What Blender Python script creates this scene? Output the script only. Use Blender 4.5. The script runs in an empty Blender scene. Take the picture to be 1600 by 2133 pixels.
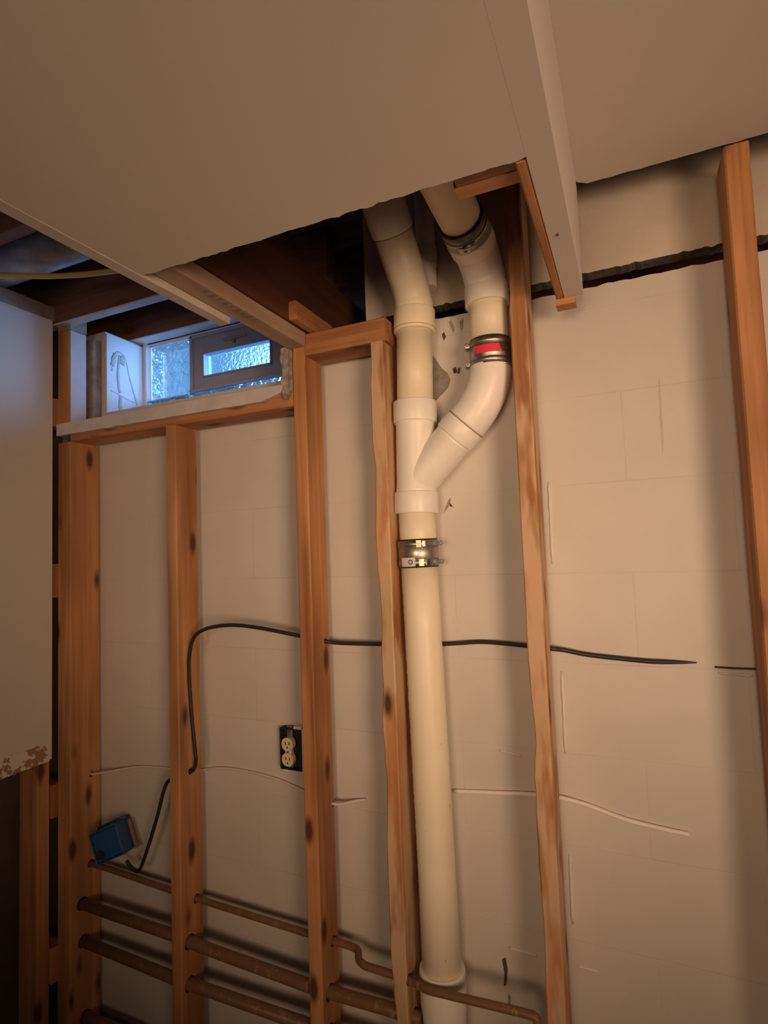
import bpy, bmesh, math, random
from mathutils import Vector, Matrix, noise

random.seed(7)
scene = bpy.context.scene
COL = scene.collection
EYE = 1.45

# ------------------------------------------------------------------ camera
def make_camera():
    cd = bpy.data.cameras.new('camera')
    cd.sensor_fit = 'VERTICAL'
    cd.sensor_height = 36.0
    cd.sensor_width = 27.0
    cd.lens = 1164.0 / 2133.0 * 36.0
    cd.clip_start = 0.02
    ob = bpy.data.objects.new('camera', cd)
    COL.objects.link(ob)
    yaw, pitch, roll = math.radians(23.63), math.radians(3.756), math.radians(-2.119)
    f = Vector((-math.sin(yaw) * math.cos(pitch), math.cos(yaw) * math.cos(pitch), math.sin(pitch)))
    r = Vector((math.cos(yaw), math.sin(yaw), 0))
    u = r.cross(f)
    r2 = r * math.cos(roll) + u * math.sin(roll)
    u2 = -r * math.sin(roll) + u * math.cos(roll)
    m = Matrix(((r2.x, u2.x, -f.x, 0), (r2.y, u2.y, -f.y, 0), (r2.z, u2.z, -f.z, 0), (0, 0, 0, 1)))
    m.translation = Vector((0, -1.236, EYE))
    ob.matrix_world = m
    scene.camera = ob

make_camera()

# ------------------------------------------------------------------ world, lamps, exposure
scene.view_settings.view_transform = 'Standard'
scene.view_settings.look = 'None'
scene.view_settings.gamma = 1.0
scene.view_settings.use_curve_mapping = False
scene.view_settings.exposure = 0.0
scene.cycles.max_bounces = 10
scene.cycles.diffuse_bounces = 5
scene.cycles.sample_clamp_indirect = 4.0

w = bpy.data.worlds.new('evening_sky')
scene.world = w
w.use_nodes = True
nt = w.node_tree
tcw = nt.nodes.new('ShaderNodeTexCoord')
sepw = nt.nodes.new('ShaderNodeSeparateXYZ')
rw = nt.nodes.new('ShaderNodeValToRGB')
nt.links.new(tcw.outputs['Generated'], sepw.inputs[0])
mapw = nt.nodes.new('ShaderNodeMapRange')
mapw.inputs['From Min'].default_value = -0.4
mapw.inputs['From Max'].default_value = 0.8
nt.links.new(sepw.outputs['Z'], mapw.inputs['Value'])
nt.links.new(mapw.outputs[0], rw.inputs[0])
el = rw.color_ramp.elements
el[0].position, el[0].color = 0.30, (0.03, 0.07, 0.12, 1)
el[1].position, el[1].color = 0.95, (0.10, 0.30, 0.80, 1)
e3 = el.new(0.40); e3.color = (0.24, 0.64, 1.0, 1)
nt.links.new(rw.outputs[0], nt.nodes['Background'].inputs[0])
nt.nodes['Background'].inputs[1].default_value = 0.42

def lamp(name, loc, target, size, power, color, size_y=None):
    ld = bpy.data.lights.new(name, 'AREA')
    ld.shape = 'RECTANGLE' if size_y else 'DISK'
    ld.size = size
    if size_y:
        ld.size_y = size_y
    ld.energy = power
    ld.color = color
    ob = bpy.data.objects.new(name, ld)
    COL.objects.link(ob)
    ob.location = loc
    ob.rotation_euler = (Vector(target) - Vector(loc)).to_track_quat('-Z', 'Y').to_euler()
    return ob

def bulb(name, loc, radius, power, color):
    ld = bpy.data.lights.new(name, 'POINT')
    ld.shadow_soft_size = radius
    ld.energy = power
    ld.color = color
    ob = bpy.data.objects.new(name, ld)
    COL.objects.link(ob)
    ob.location = loc
    return ob

WARM = (1.0, 0.645, 0.41)
work = lamp('work_lamp', (1.35, -2.10, 1.26), (-0.42, 0.1, 1.56), 0.9, 5.2, WARM)
work.data.spread = math.radians(58)
fill = lamp('fill_light', (-0.10, -3.0, 1.45), (-0.30, 0.1, 1.55), 0.9, 4.4, WARM)  # added fill light behind the camera, lifts the stud shadows
fill.data.spread = math.radians(70)
lamp('daylight', (-0.75, 0.95, 2.17), (-1.25, 0.0, 2.13), 1.7, 200.0, (0.20, 0.48, 1.0), 0.5)

# ------------------------------------------------------------------ materials
def new_mat(name):
    m = bpy.data.materials.new(name)
    m.use_nodes = True
    nt = m.node_tree
    b = nt.nodes['Principled BSDF']
    return m, nt, b

def N(nt, kind, **kw):
    n = nt.nodes.new(kind)
    for k, v in kw.items():
        setattr(n, k, v)
    return n

def ramp(nt, stops):
    r = N(nt, 'ShaderNodeValToRGB')
    e = r.color_ramp.elements
    while len(e) < len(stops):
        e.new(0.5)
    for i, (p, c) in enumerate(stops):
        e[i].position = p
        e[i].color = (*c, 1)
    return r

def mix_color(nt, fac, a, b, mode='MIX'):
    n = N(nt, 'ShaderNodeMix', data_type='RGBA', blend_type=mode)
    for sock, v in ((n.inputs[0], fac), (n.inputs[6], a), (n.inputs[7], b)):
        if hasattr(v, 'is_output') or isinstance(v, bpy.types.NodeSocket):
            nt.links.new(v, sock)
        elif isinstance(v, (int, float)):
            sock.default_value = v
        else:
            sock.default_value = (*v, 1)
    return n.outputs[2]

def bump(nt, b, height, strength, dist=0.002):
    n = N(nt, 'ShaderNodeBump')
    n.inputs['Strength'].default_value = strength
    n.inputs['Distance'].default_value = dist
    nt.links.new(height, n.inputs['Height'])
    nt.links.new(n.outputs[0], b.inputs['Normal'])

def object_coords(nt, randomise=True):
    tc = N(nt, 'ShaderNodeTexCoord')
    if not randomise:
        return tc.outputs['Object']
    oi = N(nt, 'ShaderNodeObjectInfo')
    mul = N(nt, 'ShaderNodeMath', operation='MULTIPLY')
    mul.inputs[1].default_value = 37.0
    nt.links.new(oi.outputs['Random'], mul.inputs[0])
    add = N(nt, 'ShaderNodeVectorMath', operation='ADD')
    nt.links.new(tc.outputs['Object'], add.inputs[0])
    nt.links.new(mul.outputs[0], add.inputs[1])
    return add.outputs[0]

def scaled(nt, vec, s):
    m = N(nt, 'ShaderNodeVectorMath', operation='MULTIPLY')
    m.inputs[1].default_value = s
    nt.links.new(vec, m.inputs[0])
    return m.outputs[0]

def noise_tex(nt, vec, scale, detail=4, rough=0.55, distort=0.0):
    n = N(nt, 'ShaderNodeTexNoise')
    n.inputs['Scale'].default_value = scale
    n.inputs['Detail'].default_value = detail
    n.inputs['Roughness'].default_value = rough
    n.inputs['Distortion'].default_value = distort
    nt.links.new(vec, n.inputs['Vector'])
    return n.outputs[0]

def wood_mat(name, axis, light, mid, dark, knot=(0.10, 0.035, 0.012), pale=None):
    m, nt, b = new_mat(name)
    vec = object_coords(nt)
    along = {'x': (1, 0, 0), 'y': (0, 1, 0), 'z': (0, 0, 1)}[axis]
    sg = tuple(1.1 if a else 34.0 for a in along)
    grain = noise_tex(nt, scaled(nt, vec, sg), 1.0, 6, 0.62, 0.35)
    r = ramp(nt, [(0.28, dark), (0.5, mid), (0.72, light)])
    nt.links.new(grain, r.inputs[0])
    colour = r.outputs[0]
    # broad tint patches along the board
    sb = tuple(2.2 if a else 9.0 for a in along)
    broad = noise_tex(nt, scaled(nt, vec, sb), 1.0, 2, 0.5)
    rb = ramp(nt, [(0.38, (0.72, 0.66, 0.62)), (0.62, (1.12, 1.1, 1.06))])
    nt.links.new(broad, rb.inputs[0])
    colour = mix_color(nt, 1.0, colour, rb.outputs[0], 'MULTIPLY')
    if pale:
        pn = noise_tex(nt, scaled(nt, vec, tuple(3.0 if a else 16.0 for a in along)), 1.0, 3, 0.6)
        rp = ramp(nt, [(0.44, (0, 0, 0)), (0.54, (1, 1, 1))])
        nt.links.new(pn, rp.inputs[0])
        colour = mix_color(nt, rp.outputs[0], colour, pale)
    # knots
    sk = tuple(5.0 if a else 13.0 for a in along)
    v = N(nt, 'ShaderNodeTexVoronoi')
    v.inputs['Scale'].default_value = 1.0
    nt.links.new(scaled(nt, vec, sk), v.inputs['Vector'])
    rk = ramp(nt, [(0.10, (1, 1, 1)), (0.23, (0, 0, 0))])
    nt.links.new(v.outputs['Distance'], rk.inputs[0])
    colour = mix_color(nt, rk.outputs[0], colour, knot)
    nt.links.new(colour, b.inputs['Base Color'])
    b.inputs['Roughness'].default_value = 0.72
    bump(nt, b, grain, 0.18, 0.001)
    return m

WL, WM, WD = (0.60, 0.325, 0.165), (0.48, 0.232, 0.098), (0.33, 0.135, 0.05)
M = {}
for ax in 'xyz':
    M['wood_' + ax] = wood_mat('fir_' + ax, ax, WL, WM, WD)
M['wood_pale'] = wood_mat('waney_fir', 'z', WL, WM, WD, pale=(0.58, 0.39, 0.24))
for ax in 'xyz':
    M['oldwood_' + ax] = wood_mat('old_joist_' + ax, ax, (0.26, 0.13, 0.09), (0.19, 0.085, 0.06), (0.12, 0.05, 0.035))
M['board_red'] = wood_mat('stained_board', 'y', (0.15, 0.055, 0.027), (0.11, 0.038, 0.018), (0.075, 0.026, 0.013))
M['furring'] = wood_mat('pale_furring', 'y', (0.62, 0.49, 0.38), (0.54, 0.42, 0.32), (0.46, 0.34, 0.25), (0.3, 0.2, 0.13))

def paint_mat(name, color, stain=(0.9, 0.87, 0.82), scale=3.0, rough=0.85, bmp=0.08, spots=None):
    m, nt, b = new_mat(name)
    vec = object_coords(nt, False)
    n1 = noise_tex(nt, vec, scale, 5, 0.6)
    r = ramp(nt, [(0.35, tuple(c * s for c, s in zip(color, stain))), (0.65, color)])
    nt.links.new(n1, r.inputs[0])
    colour = r.outputs[0]
    if spots:
        n2 = noise_tex(nt, vec, spots[0], 3, 0.7)
        r2 = ramp(nt, [(spots[1], (0, 0, 0)), (spots[1] + 0.03, (1, 1, 1))])
        nt.links.new(n2, r2.inputs[0])
        colour = mix_color(nt, r2.outputs[0], colour, spots[2])
    nt.links.new(colour, b.inputs['Base Color'])
    b.inputs['Roughness'].default_value = rough
    n3 = noise_tex(nt, vec, 140.0, 3, 0.6)
    bump(nt, b, n3, bmp, 0.001)
    return m

M['drywall'] = paint_mat('drywall', (0.70, 0.655, 0.60), (0.96, 0.955, 0.95), 2.5)
M['drywall_edge'] = paint_mat('drywall_cut_edge', (0.66, 0.63, 0.6), (0.8, 0.8, 0.8), 30.0, 0.9, 0.5)
M['white_paint'] = paint_mat('white_painted_wood', (0.66, 0.62, 0.6), (0.84, 0.82, 0.82), 12.0, 0.6, 0.15, (38.0, 0.70, (0.3, 0.24, 0.22)))
M['dusty_plank'] = paint_mat('dusty_plank', (0.36, 0.31, 0.28), (0.6, 0.55, 0.52), 22.0, 0.85, 0.4)
M['reveal_paint'] = paint_mat('reveal_paint', (0.72, 0.73, 0.74), (0.93, 0.94, 0.95), 9.0, 0.7, 0.2)
M['brown_smear'] = paint_mat('old_paint_smear', (0.44, 0.44, 0.43), (0.85, 0.85, 0.85), 60.0, 0.7, 0.2)
M['concrete'] = paint_mat('bare_concrete', (0.30, 0.27, 0.24), (0.7, 0.7, 0.7), 60.0, 0.95, 0.6)
M['foam'] = paint_mat('rim_insulation_board', (0.62, 0.55, 0.46), (0.86, 0.85, 0.84), 7.0, 0.9, 0.3)
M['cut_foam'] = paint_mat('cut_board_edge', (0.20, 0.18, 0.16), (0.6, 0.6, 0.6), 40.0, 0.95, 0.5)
M['rough_plaster'] = paint_mat('rough_plaster', (0.46, 0.40, 0.36), (0.5, 0.46, 0.43), 60.0, 0.95, 0.8)
M['floor_concrete'] = paint_mat('floor_concrete', (0.15, 0.135, 0.12), (0.8, 0.8, 0.8), 4.0, 0.8, 0.3)
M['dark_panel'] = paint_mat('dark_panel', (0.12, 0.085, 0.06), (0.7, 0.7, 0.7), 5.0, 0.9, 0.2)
M['stain_brown'] = paint_mat('brown_stain', (0.42, 0.33, 0.25), (0.7, 0.7, 0.7), 50.0, 0.9, 0.3)
M['scar'] = paint_mat('scarred_paint', (0.58, 0.53, 0.46), (0.9, 0.9, 0.9), 30.0, 0.9, 0.2)
M['black_stain'] = paint_mat('black_stain', (0.10, 0.07, 0.05), (0.7, 0.7, 0.7), 80.0, 0.9, 0.2)

def block_wall_mat():
    m, nt, b = new_mat('painted_block_wall')
    tc = N(nt, 'ShaderNodeTexCoord')
    sep = N(nt, 'ShaderNodeSeparateXYZ')
    nt.links.new(tc.outputs['Object'], sep.inputs[0])
    comb = N(nt, 'ShaderNodeCombineXYZ')
    nt.links.new(sep.outputs['X'], comb.inputs['X'])
    zo = N(nt, 'ShaderNodeMath', operation='SUBTRACT')
    zo.inputs[1].default_value = 1.378
    nt.links.new(sep.outputs['Z'], zo.inputs[0])
    nt.links.new(zo.outputs[0], comb.inputs['Y'])
    br = N(nt, 'ShaderNodeTexBrick')
    br.offset = 0.5
    br.inputs['Scale'].default_value = 1.0
    br.inputs['Mortar Size'].default_value = 0.0016
    br.inputs['Mortar Smooth'].default_value = 0.5
    br.inputs['Brick Width'].default_value = 0.4064
    br.inputs['Row Height'].default_value = 0.2032
    nt.links.new(comb.outputs[0], br.inputs['Vector'])
    n1 = noise_tex(nt, tc.outputs['Object'], 2.6, 5, 0.6)
    r = ramp(nt, [(0.35, (0.59, 0.555, 0.50)), (0.65, (0.65, 0.61, 0.55))])
    nt.links.new(n1, r.inputs[0])
    # joints show only where the paint has cracked
    n2 = noise_tex(nt, tc.outputs['Object'], 5.0, 3, 0.6)
    rj = ramp(nt, [(0.46, (0, 0, 0)), (0.62, (0.22, 0.22, 0.22))])
    nt.links.new(n2, rj.inputs[0])
    fac = N(nt, 'ShaderNodeMath', operation='MULTIPLY')
    nt.links.new(br.outputs['Fac'], fac.inputs[0])
    nt.links.new(rj.outputs[0], fac.inputs[1])
    colour = mix_color(nt, fac.outputs[0], r.outputs[0], (0.36, 0.29, 0.22))
    nt.links.new(colour, b.inputs['Base Color'])
    b.inputs['Roughness'].default_value = 0.6
    inv = N(nt, 'ShaderNodeMath', operation='MULTIPLY')
    inv.inputs[1].default_value = -1.0
    nt.links.new(br.outputs['Fac'], inv.inputs[0])
    n3 = noise_tex(nt, tc.outputs['Object'], 9.0, 4, 0.6)
    ad = N(nt, 'ShaderNodeMath', operation='ADD')
    nt.links.new(inv.outputs[0], ad.inputs[0])
    nt.links.new(n3, ad.inputs[1])
    bump(nt, b, ad.outputs[0], 0.25, 0.003)
    return m

M['block_wall'] = block_wall_mat()

def plastic(name, color, rough=0.35, stain=None, scale=9.0, thr=0.62):
    m, nt, b = new_mat(name)
    b.inputs['Roughness'].default_value = rough
    vec = object_coords(nt, False)
    n1 = noise_tex(nt, vec, scale, 4, 0.6)
    dark = tuple(c * 0.93 for c in color)
    r = ramp(nt, [(0.35, dark), (0.65, color)])
    nt.links.new(n1, r.inputs[0])
    colour = r.outputs[0]
    if stain:
        n2 = noise_tex(nt, scaled(nt, vec, (60, 60, 22)), 1.0, 3, 0.7)
        r2 = ramp(nt, [(thr, (0, 0, 0)), (thr + 0.06, (1, 1, 1))])
        nt.links.new(n2, r2.inputs[0])
        colour = mix_color(nt, r2.outputs[0], colour, stain)
    nt.links.new(colour, b.inputs['Base Color'])
    return m

M['pvc_cream'] = plastic('pvc_cream', (0.91, 0.82, 0.63), 0.42, (0.45, 0.32, 0.19), 9.0, 0.70)
M['pvc_white'] = plastic('pvc_white', (0.91, 0.87, 0.80), 0.38)
M['pvc_primer'] = plastic('pvc_glue_line', (0.42, 0.33, 0.25), 0.6)
M['rubber'] = plastic('black_rubber', (0.03, 0.022, 0.02), 0.6)
M['cable_black'] = plastic('black_cable', (0.025, 0.022, 0.022), 0.45)
M['cable_yellow'] = plastic('yellow_cable', (0.62, 0.50, 0.14), 0.5)
M['cable_white'] = plastic('painted_cable', (0.66, 0.61, 0.545), 0.6)
M['cable_pale'] = plastic('pale_cable', (0.86, 0.80, 0.74), 0.6)
M['box_blue'] = plastic('blue_plastic', (0.018, 0.085, 0.23), 0.45)
M['box_dark'] = plastic('dark_interior', (0.012, 0.010, 0.010), 0.8)
M['outlet_ivory'] = plastic('ivory_plastic', (0.72, 0.60, 0.42), 0.4)
M['red_label'] = plastic('red_label', (0.85, 0.05, 0.09), 0.5)
M['red_print'] = plastic('red_print', (0.42, 0.05, 0.03), 0.6)
M['paper_white'] = plastic('white_paper', (0.74, 0.70, 0.68), 0.5)
M['blue_ink'] = plastic('blue_ink', (0.06, 0.08, 0.22), 0.5)
M['rosy_strip'] = plastic('rosy_strip', (0.27, 0.13, 0.10), 0.8)
M['frame_grey'] = plastic('mauve_grey_vinyl', (0.31, 0.33, 0.42), 0.45)

def metal(name, color, rough, scale=40.0):
    m, nt, b = new_mat(name)
    b.inputs['Metallic'].default_value = 1.0
    vec = object_coords(nt, False)
    n1 = noise_tex(nt, vec, scale, 4, 0.6)
    r = ramp(nt, [(0.3, tuple(c * 0.65 for c in color)), (0.7, color)])
    nt.links.new(n1, r.inputs[0])
    nt.links.new(r.outputs[0], b.inputs['Base Color'])
    rr = ramp(nt, [(0.3, (rough * 1.4,) * 3), (0.7, (rough * 0.8,) * 3)])
    nt.links.new(n1, rr.inputs[0])
    nt.links.new(rr.outputs[0], b.inputs['Roughness'])
    return m

M['steel'] = metal('stainless_steel', (0.56, 0.53, 0.50), 0.42)
M['steel_glint'] = metal('bright_steel_glint', (0.85, 0.82, 0.76), 0.2)  # brighter copy of the steel for painted glints
M['brass_and_glint'] = metal('brass_screw_and_glint', (0.72, 0.56, 0.36), 0.4)  # outlet screw, and the painted gold highlights on the lower coupling
M['duct'] = metal('galvanised_duct', (0.55, 0.57, 0.6), 0.45, 12.0)
M['old_pipe'] = plastic('weathered_pipe', (0.21, 0.115, 0.06), 0.45, (0.34, 0.2, 0.1), 14.0, 0.58)

def glass_mat(name, color, trans, rough, wave_scale, wave_strength, dots=False, scatter=0.6):
    """Textured daylight glass: part clear passage, part scattering, part mirror."""
    m, nt, b = new_mat(name)
    out = nt.nodes['Material Output']
    nt.nodes.remove(b)
    tc = N(nt, 'ShaderNodeTexCoord')
    tex = noise_tex(nt, tc.outputs['Object'], wave_scale, 1.5 if not dots else 4, 0.5, 1.8 if not dots else 0.2)
    bp = N(nt, 'ShaderNodeBump')
    bp.inputs['Strength'].default_value = wave_strength
    bp.inputs['Distance'].default_value = 0.01 if dots else 0.035
    nt.links.new(tex, bp.inputs['Height'])
    tr = N(nt, 'ShaderNodeBsdfTranslucent')
    dim = tuple(c * scatter for c in color)
    tr.inputs[0].default_value = (*dim, 1)
    nt.links.new(bp.outputs[0], tr.inputs['Normal'])
    rf = N(nt, 'ShaderNodeBsdfRefraction')
    rf.inputs['Color'].default_value = (*dim, 1)
    rf.inputs['Roughness'].default_value = rough
    rf.inputs['IOR'].default_value = 1.45
    nt.links.new(bp.outputs[0], rf.inputs['Normal'])
    tp = N(nt, 'ShaderNodeBsdfTransparent')
    tp.inputs[0].default_value = (*color, 1)
    gl = N(nt, 'ShaderNodeBsdfGlossy')
    gl.inputs['Roughness'].default_value = 0.1
    nt.links.new(bp.outputs[0], gl.inputs['Normal'])
    m1 = N(nt, 'ShaderNodeMixShader')
    m1.inputs[0].default_value = 0.16
    nt.links.new(rf.outputs[0], m1.inputs[1])
    nt.links.new(tr.outputs[0], m1.inputs[2])
    m2 = N(nt, 'ShaderNodeMixShader')
    m2.inputs[0].default_value = trans
    nt.links.new(m1.outputs[0], m2.inputs[1])
    nt.links.new(tp.outputs[0], m2.inputs[2])
    fr = N(nt, 'ShaderNodeFresnel')
    fr.inputs['IOR'].default_value = 1.35
    m3 = N(nt, 'ShaderNodeMixShader')
    nt.links.new(fr.outputs[0], m3.inputs[0])
    nt.links.new(m2.outputs[0], m3.inputs[1])
    nt.links.new(gl.outputs[0], m3.inputs[2])
    nt.links.new(m3.outputs[0], out.inputs[0])
    return m

M['glass_block'] = glass_mat('wavy_glass', (0.92, 0.96, 0.98), 0.42, 0.03, 20.0, 1.0)
M['glass_frost'] = glass_mat('pebbled_glass', (0.85, 0.94, 0.98), 0.6, 0.2, 90.0, 0.9, True, 0.5)

# ------------------------------------------------------------------ mesh helpers
def add_box(bm, x0, x1, y0, y1, z0, z1, bevel=0.0):
    v = [bm.verts.new(p) for p in ((x0, y0, z0), (x1, y0, z0), (x1, y1, z0), (x0, y1, z0),
                                   (x0, y0, z1), (x1, y0, z1), (x1, y1, z1), (x0, y1, z1))]
    fs = [bm.faces.new([v[i] for i in q]) for q in
          ((0, 3, 2, 1), (4, 5, 6, 7), (0, 1, 5, 4), (1, 2, 6, 5), (2, 3, 7, 6), (3, 0, 4, 7))]
    if bevel > 0:
        es = list({e for f in fs for e in f.edges})
        bmesh.ops.bevel(bm, geom=es, offset=bevel, segments=2, profile=0.5, affect='EDGES')
    return fs

def frames(pts):
    pts = [Vector(p) for p in pts]
    n = len(pts)
    tans = []
    for i in range(n):
        a = pts[max(i - 1, 0)]
        b = pts[min(i + 1, n - 1)]
        t = (b - a)
        if t.length < 1e-9:
            t = Vector((0, 0, 1))
        tans.append(t.normalized())
    ref = Vector((0, 1, 0)) if abs(tans[0].y) < 0.9 else Vector((1, 0, 0))
    nrm = (ref - tans[0] * ref.dot(tans[0])).normalized()
    res = []
    for i in range(n):
        nrm = (nrm - tans[i] * nrm.dot(tans[i])).normalized()
        res.append((pts[i], tans[i], nrm, tans[i].cross(nrm)))
    return res

def add_tube(bm, pts, radii, seg=32, caps=True, smooth=True):
    """Sweep a circle along pts; radii one number or one per point."""
    if isinstance(radii, (int, float)):
        radii = [radii] * len(pts)
    rings = []
    for (p, t, a, b), r in zip(frames(pts), radii):
        rings.append([bm.verts.new(p + (a * math.cos(2 * math.pi * k / seg) + b * math.sin(2 * math.pi * k / seg)) * r)
                      for k in range(seg)])
    for i in range(len(rings) - 1):
        sharp = abs(radii[i] - radii[i + 1]) > 0.0015 and (Vector(pts[i]) - Vector(pts[i + 1])).length < 0.004
        for k in range(seg):
            f = bm.faces.new((rings[i][k], rings[i][(k + 1) % seg], rings[i + 1][(k + 1) % seg], rings[i + 1][k]))
            f.smooth = smooth and not sharp
    if caps:
        bm.faces.new(list(reversed(rings[0])))
        bm.faces.new(rings[-1])
    bmesh.ops.recalc_face_normals(bm, faces=bm.faces[:])

def spline(pts, sub=8):
    """Catmull-Rom through the points."""
    P = [Vector(p) for p in pts]
    P = [P[0] * 2 - P[1]] + P + [P[-1] * 2 - P[-2]]
    out = []
    for i in range(1, len(P) - 2):
        p0, p1, p2, p3 = P[i - 1:i + 3]
        for s in range(sub):
            t = s / sub
            out.append(0.5 * ((2 * p1) + (p2 - p0) * t + (2 * p0 - 5 * p1 + 4 * p2 - p3) * t * t + (3 * p1 - p0 - 3 * p2 + p3) * t ** 3))
    out.append(P[-2])
    return out

def bend(a, corner, b, r_in, n=14):
    """Points of a smooth bend: from a straight towards corner, then to b."""
    a, c, b = Vector(a), Vector(corner), Vector(b)
    s = c + (a - c).normalized() * r_in
    e = c + (b - c).normalized() * r_in
    out = []
    for i in range(n + 1):
        t = i / n
        out.append(s * (1 - t) ** 2 + c * 2 * t * (1 - t) + e * t * t)
    return out

def world_offset(parent):
    v = Vector((0, 0, 0))
    while parent is not None:
        v += parent.location
        parent = parent.parent
    return v

def obj(name, bm, mat, parent=None, origin=None):
    """Link a bmesh given in world coordinates as one mesh object."""
    me = bpy.data.meshes.new(name)
    off = world_offset(parent)
    if origin is not None:
        loc = Vector(origin) - off
    elif parent is None:
        loc = Vector((0, 0, 0))
    else:
        loc = Vector((0, 0, 0))
    bmesh.ops.translate(bm, verts=bm.verts[:], vec=-(off + loc))
    bm.normal_update()
    bm.to_mesh(me)
    bm.free()
    for mm in (mat if isinstance(mat, (list, tuple)) else [mat]):
        me.materials.append(M[mm])
    o = bpy.data.objects.new(name, me)
    COL.objects.link(o)
    o.location = loc
    o.parent = parent
    return o

def empty(name, loc, parent=None):
    o = bpy.data.objects.new(name, None)
    o.empty_display_size = 0.05
    COL.objects.link(o)
    o.location = Vector(loc)
    o.parent = parent
    return o

def tag(o, label, cat, group=None):
    o['label'] = label
    o['category'] = cat
    if group:
        o['group'] = group
    return o

def struct(o, label=None):
    o['kind'] = 'structure'
    if label:
        o['label'] = label
    return o

def drill(o, holes):
    """Cut real holes (start, end, radius) through a mesh object."""
    if not holes:
        return o
    bpy.context.view_layer.update()
    bm = bmesh.new()
    for a, b, r in holes:
        add_tube(bm, [a, b], r, 24, True, False)
    me = bpy.data.meshes.new('cutter')
    bm.to_mesh(me)
    bm.free()
    c = bpy.data.objects.new('cutter', me)
    COL.objects.link(c)
    md = o.modifiers.new('holes', 'BOOLEAN')
    md.operation = 'DIFFERENCE'
    md.solver = 'EXACT'
    md.object = c
    bpy.context.view_layer.update()
    dg = bpy.context.evaluated_depsgraph_get()
    new = bpy.data.meshes.new_from_object(o.evaluated_get(dg))
    old = o.data
    o.modifiers.clear()
    o.data = new
    new.name = old.name
    bpy.data.objects.remove(c)
    bpy.data.meshes.remove(me)
    bpy.data.meshes.remove(old)
    return o

def lumber(name, x0, x1, y0, y1, z0, z1, axis, mat=None, wane=0.0, bevel=0.003, holes=None, label=None,
           cat=None, group=None, parent=None, seed=0, warp=0.0008):
    """A sawn board with eased edges, cut along its length so it can waver."""
    L = {'x': x1 - x0, 'y': y1 - y0, 'z': z1 - z0}[axis]
    n = max(2, int(L / 0.035))
    bm = bmesh.new()
    if axis == 'z':
        prof = [(x0, y0), (x1, y0), (x1, y1), (x0, y1)]
    elif axis == 'x':
        prof = [(y0, z0), (y1, z0), (y1, z1), (y0, z1)]
    else:
        prof = [(z0, x0), (z1, x0), (z1, x1), (z0, x1)]
    # eased profile
    pp = []
    for i in range(4):
        p = Vector(prof[i]); a = Vector(prof[i - 1]); b = Vector(prof[(i + 1) % 4])
        for k, q in enumerate((a, b)):
            pp.append((p + (q - p).normalized() * bevel, i))
    rings = []
    for s in range(n + 1):
        t = s / n
        ring = []
        for p, ci in pp:
            u, v = p
            if axis == 'z':
                q = Vector((u, v, z0 + L * t))
            elif axis == 'x':
                q = Vector((x0 + L * t, u, v))
            else:
                q = Vector((v, y0 + L * t, u))
            h = noise.noise(Vector((t * L * 5 + seed * 9.1, ci * 3.3, seed))) * warp
            d = Vector((0, 0, 0))
            if axis == 'z':
                d.x += h
                if wane and ci == 0:
                    wv = max(0.0, noise.noise(Vector((t * L * 3.1 + seed * 5.7, 1.7, 0))) +
                             0.5 * noise.noise(Vector((t * L * 13.0 + seed, 4.1, 0)))) * wane
                    d += Vector((wv, wv * 0.7, 0))
            else:
                d.z += h
            ring.append(bm.verts.new(q + d))
        rings.append(ring)
    m = len(pp)
    for s in range(n):
        for k in range(m):
            bm.faces.new((rings[s][k], rings[s][(k + 1) % m], rings[s + 1][(k + 1) % m], rings[s + 1][k]))
    bm.faces.new(list(reversed(rings[0])))
    bm.faces.new(rings[-1])
    bmesh.ops.recalc_face_normals(bm, faces=bm.faces[:])
    org = {'z': ((x0 + x1) / 2, (y0 + y1) / 2, z0), 'x': (x0, (y0 + y1) / 2, (z0 + z1) / 2),
           'y': ((x0 + x1) / 2, y0, (z0 + z1) / 2)}[axis]
    o = obj(name, bm, mat or ('wood_' + axis), parent, org)
    if holes:
        drill_local(o, holes)
    if label:
        tag(o, label, cat, group)
    return o

def drill_local(o, holes):
    drill(o, holes)

def prism_y(bm, outline, y0, y1):
    """Extrude an x-z outline between two depths."""
    a = [bm.verts.new((x, y0, z)) for x, z in outline]
    b = [bm.verts.new((x, y1, z)) for x, z in outline]
    n = len(a)
    bm.faces.new(a)
    bm.faces.new(list(reversed(b)))
    for i in range(n):
        bm.faces.new((a[i], b[i], b[(i + 1) % n], a[(i + 1) % n]))
    bmesh.ops.recalc_face_normals(bm, faces=bm.faces[:])

def ragged_panel(bm, x0, x1, y0, y1, z0, z1, rag_top=0.0, rag_bot=0.0, step=0.012, seed=0):
    n = max(2, int((x1 - x0) / step))
    bot = [(x0 + (x1 - x0) * i / n, z0 + (rag_bot * noise.noise(Vector((i * 0.43, seed, 0))) if rag_bot else 0)) for i in range(n + 1)]
    top = [(x0 + (x1 - x0) * i / n, z1 + (rag_top * noise.noise(Vector((i * 0.43, seed + 5, 0))) if rag_top else 0)) for i in range(n + 1)]
    A = [[bm.verts.new((x, y, z)) for x, z in line] for y in (y0, y1) for line in (bot, top)]
    fb, ft, bb, bt = A
    for i in range(n):
        bm.faces.new((fb[i], fb[i + 1], ft[i + 1], ft[i]))
        bm.faces.new((bb[i + 1], bb[i], bt[i], bt[i + 1]))
        bm.faces.new((fb[i + 1], fb[i], bb[i], bb[i + 1]))
        bm.faces.new((ft[i], ft[i + 1], bt[i + 1], bt[i]))
    bm.faces.new((fb[0], ft[0], bt[0], bb[0]))
    bm.faces.new((fb[n], bb[n], bt[n], ft[n]))

# ------------------------------------------------------------------ room shell
WALL_Y = 0.115
CEIL = 2.211
SOF = 1.973
DECK = 2.45

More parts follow.
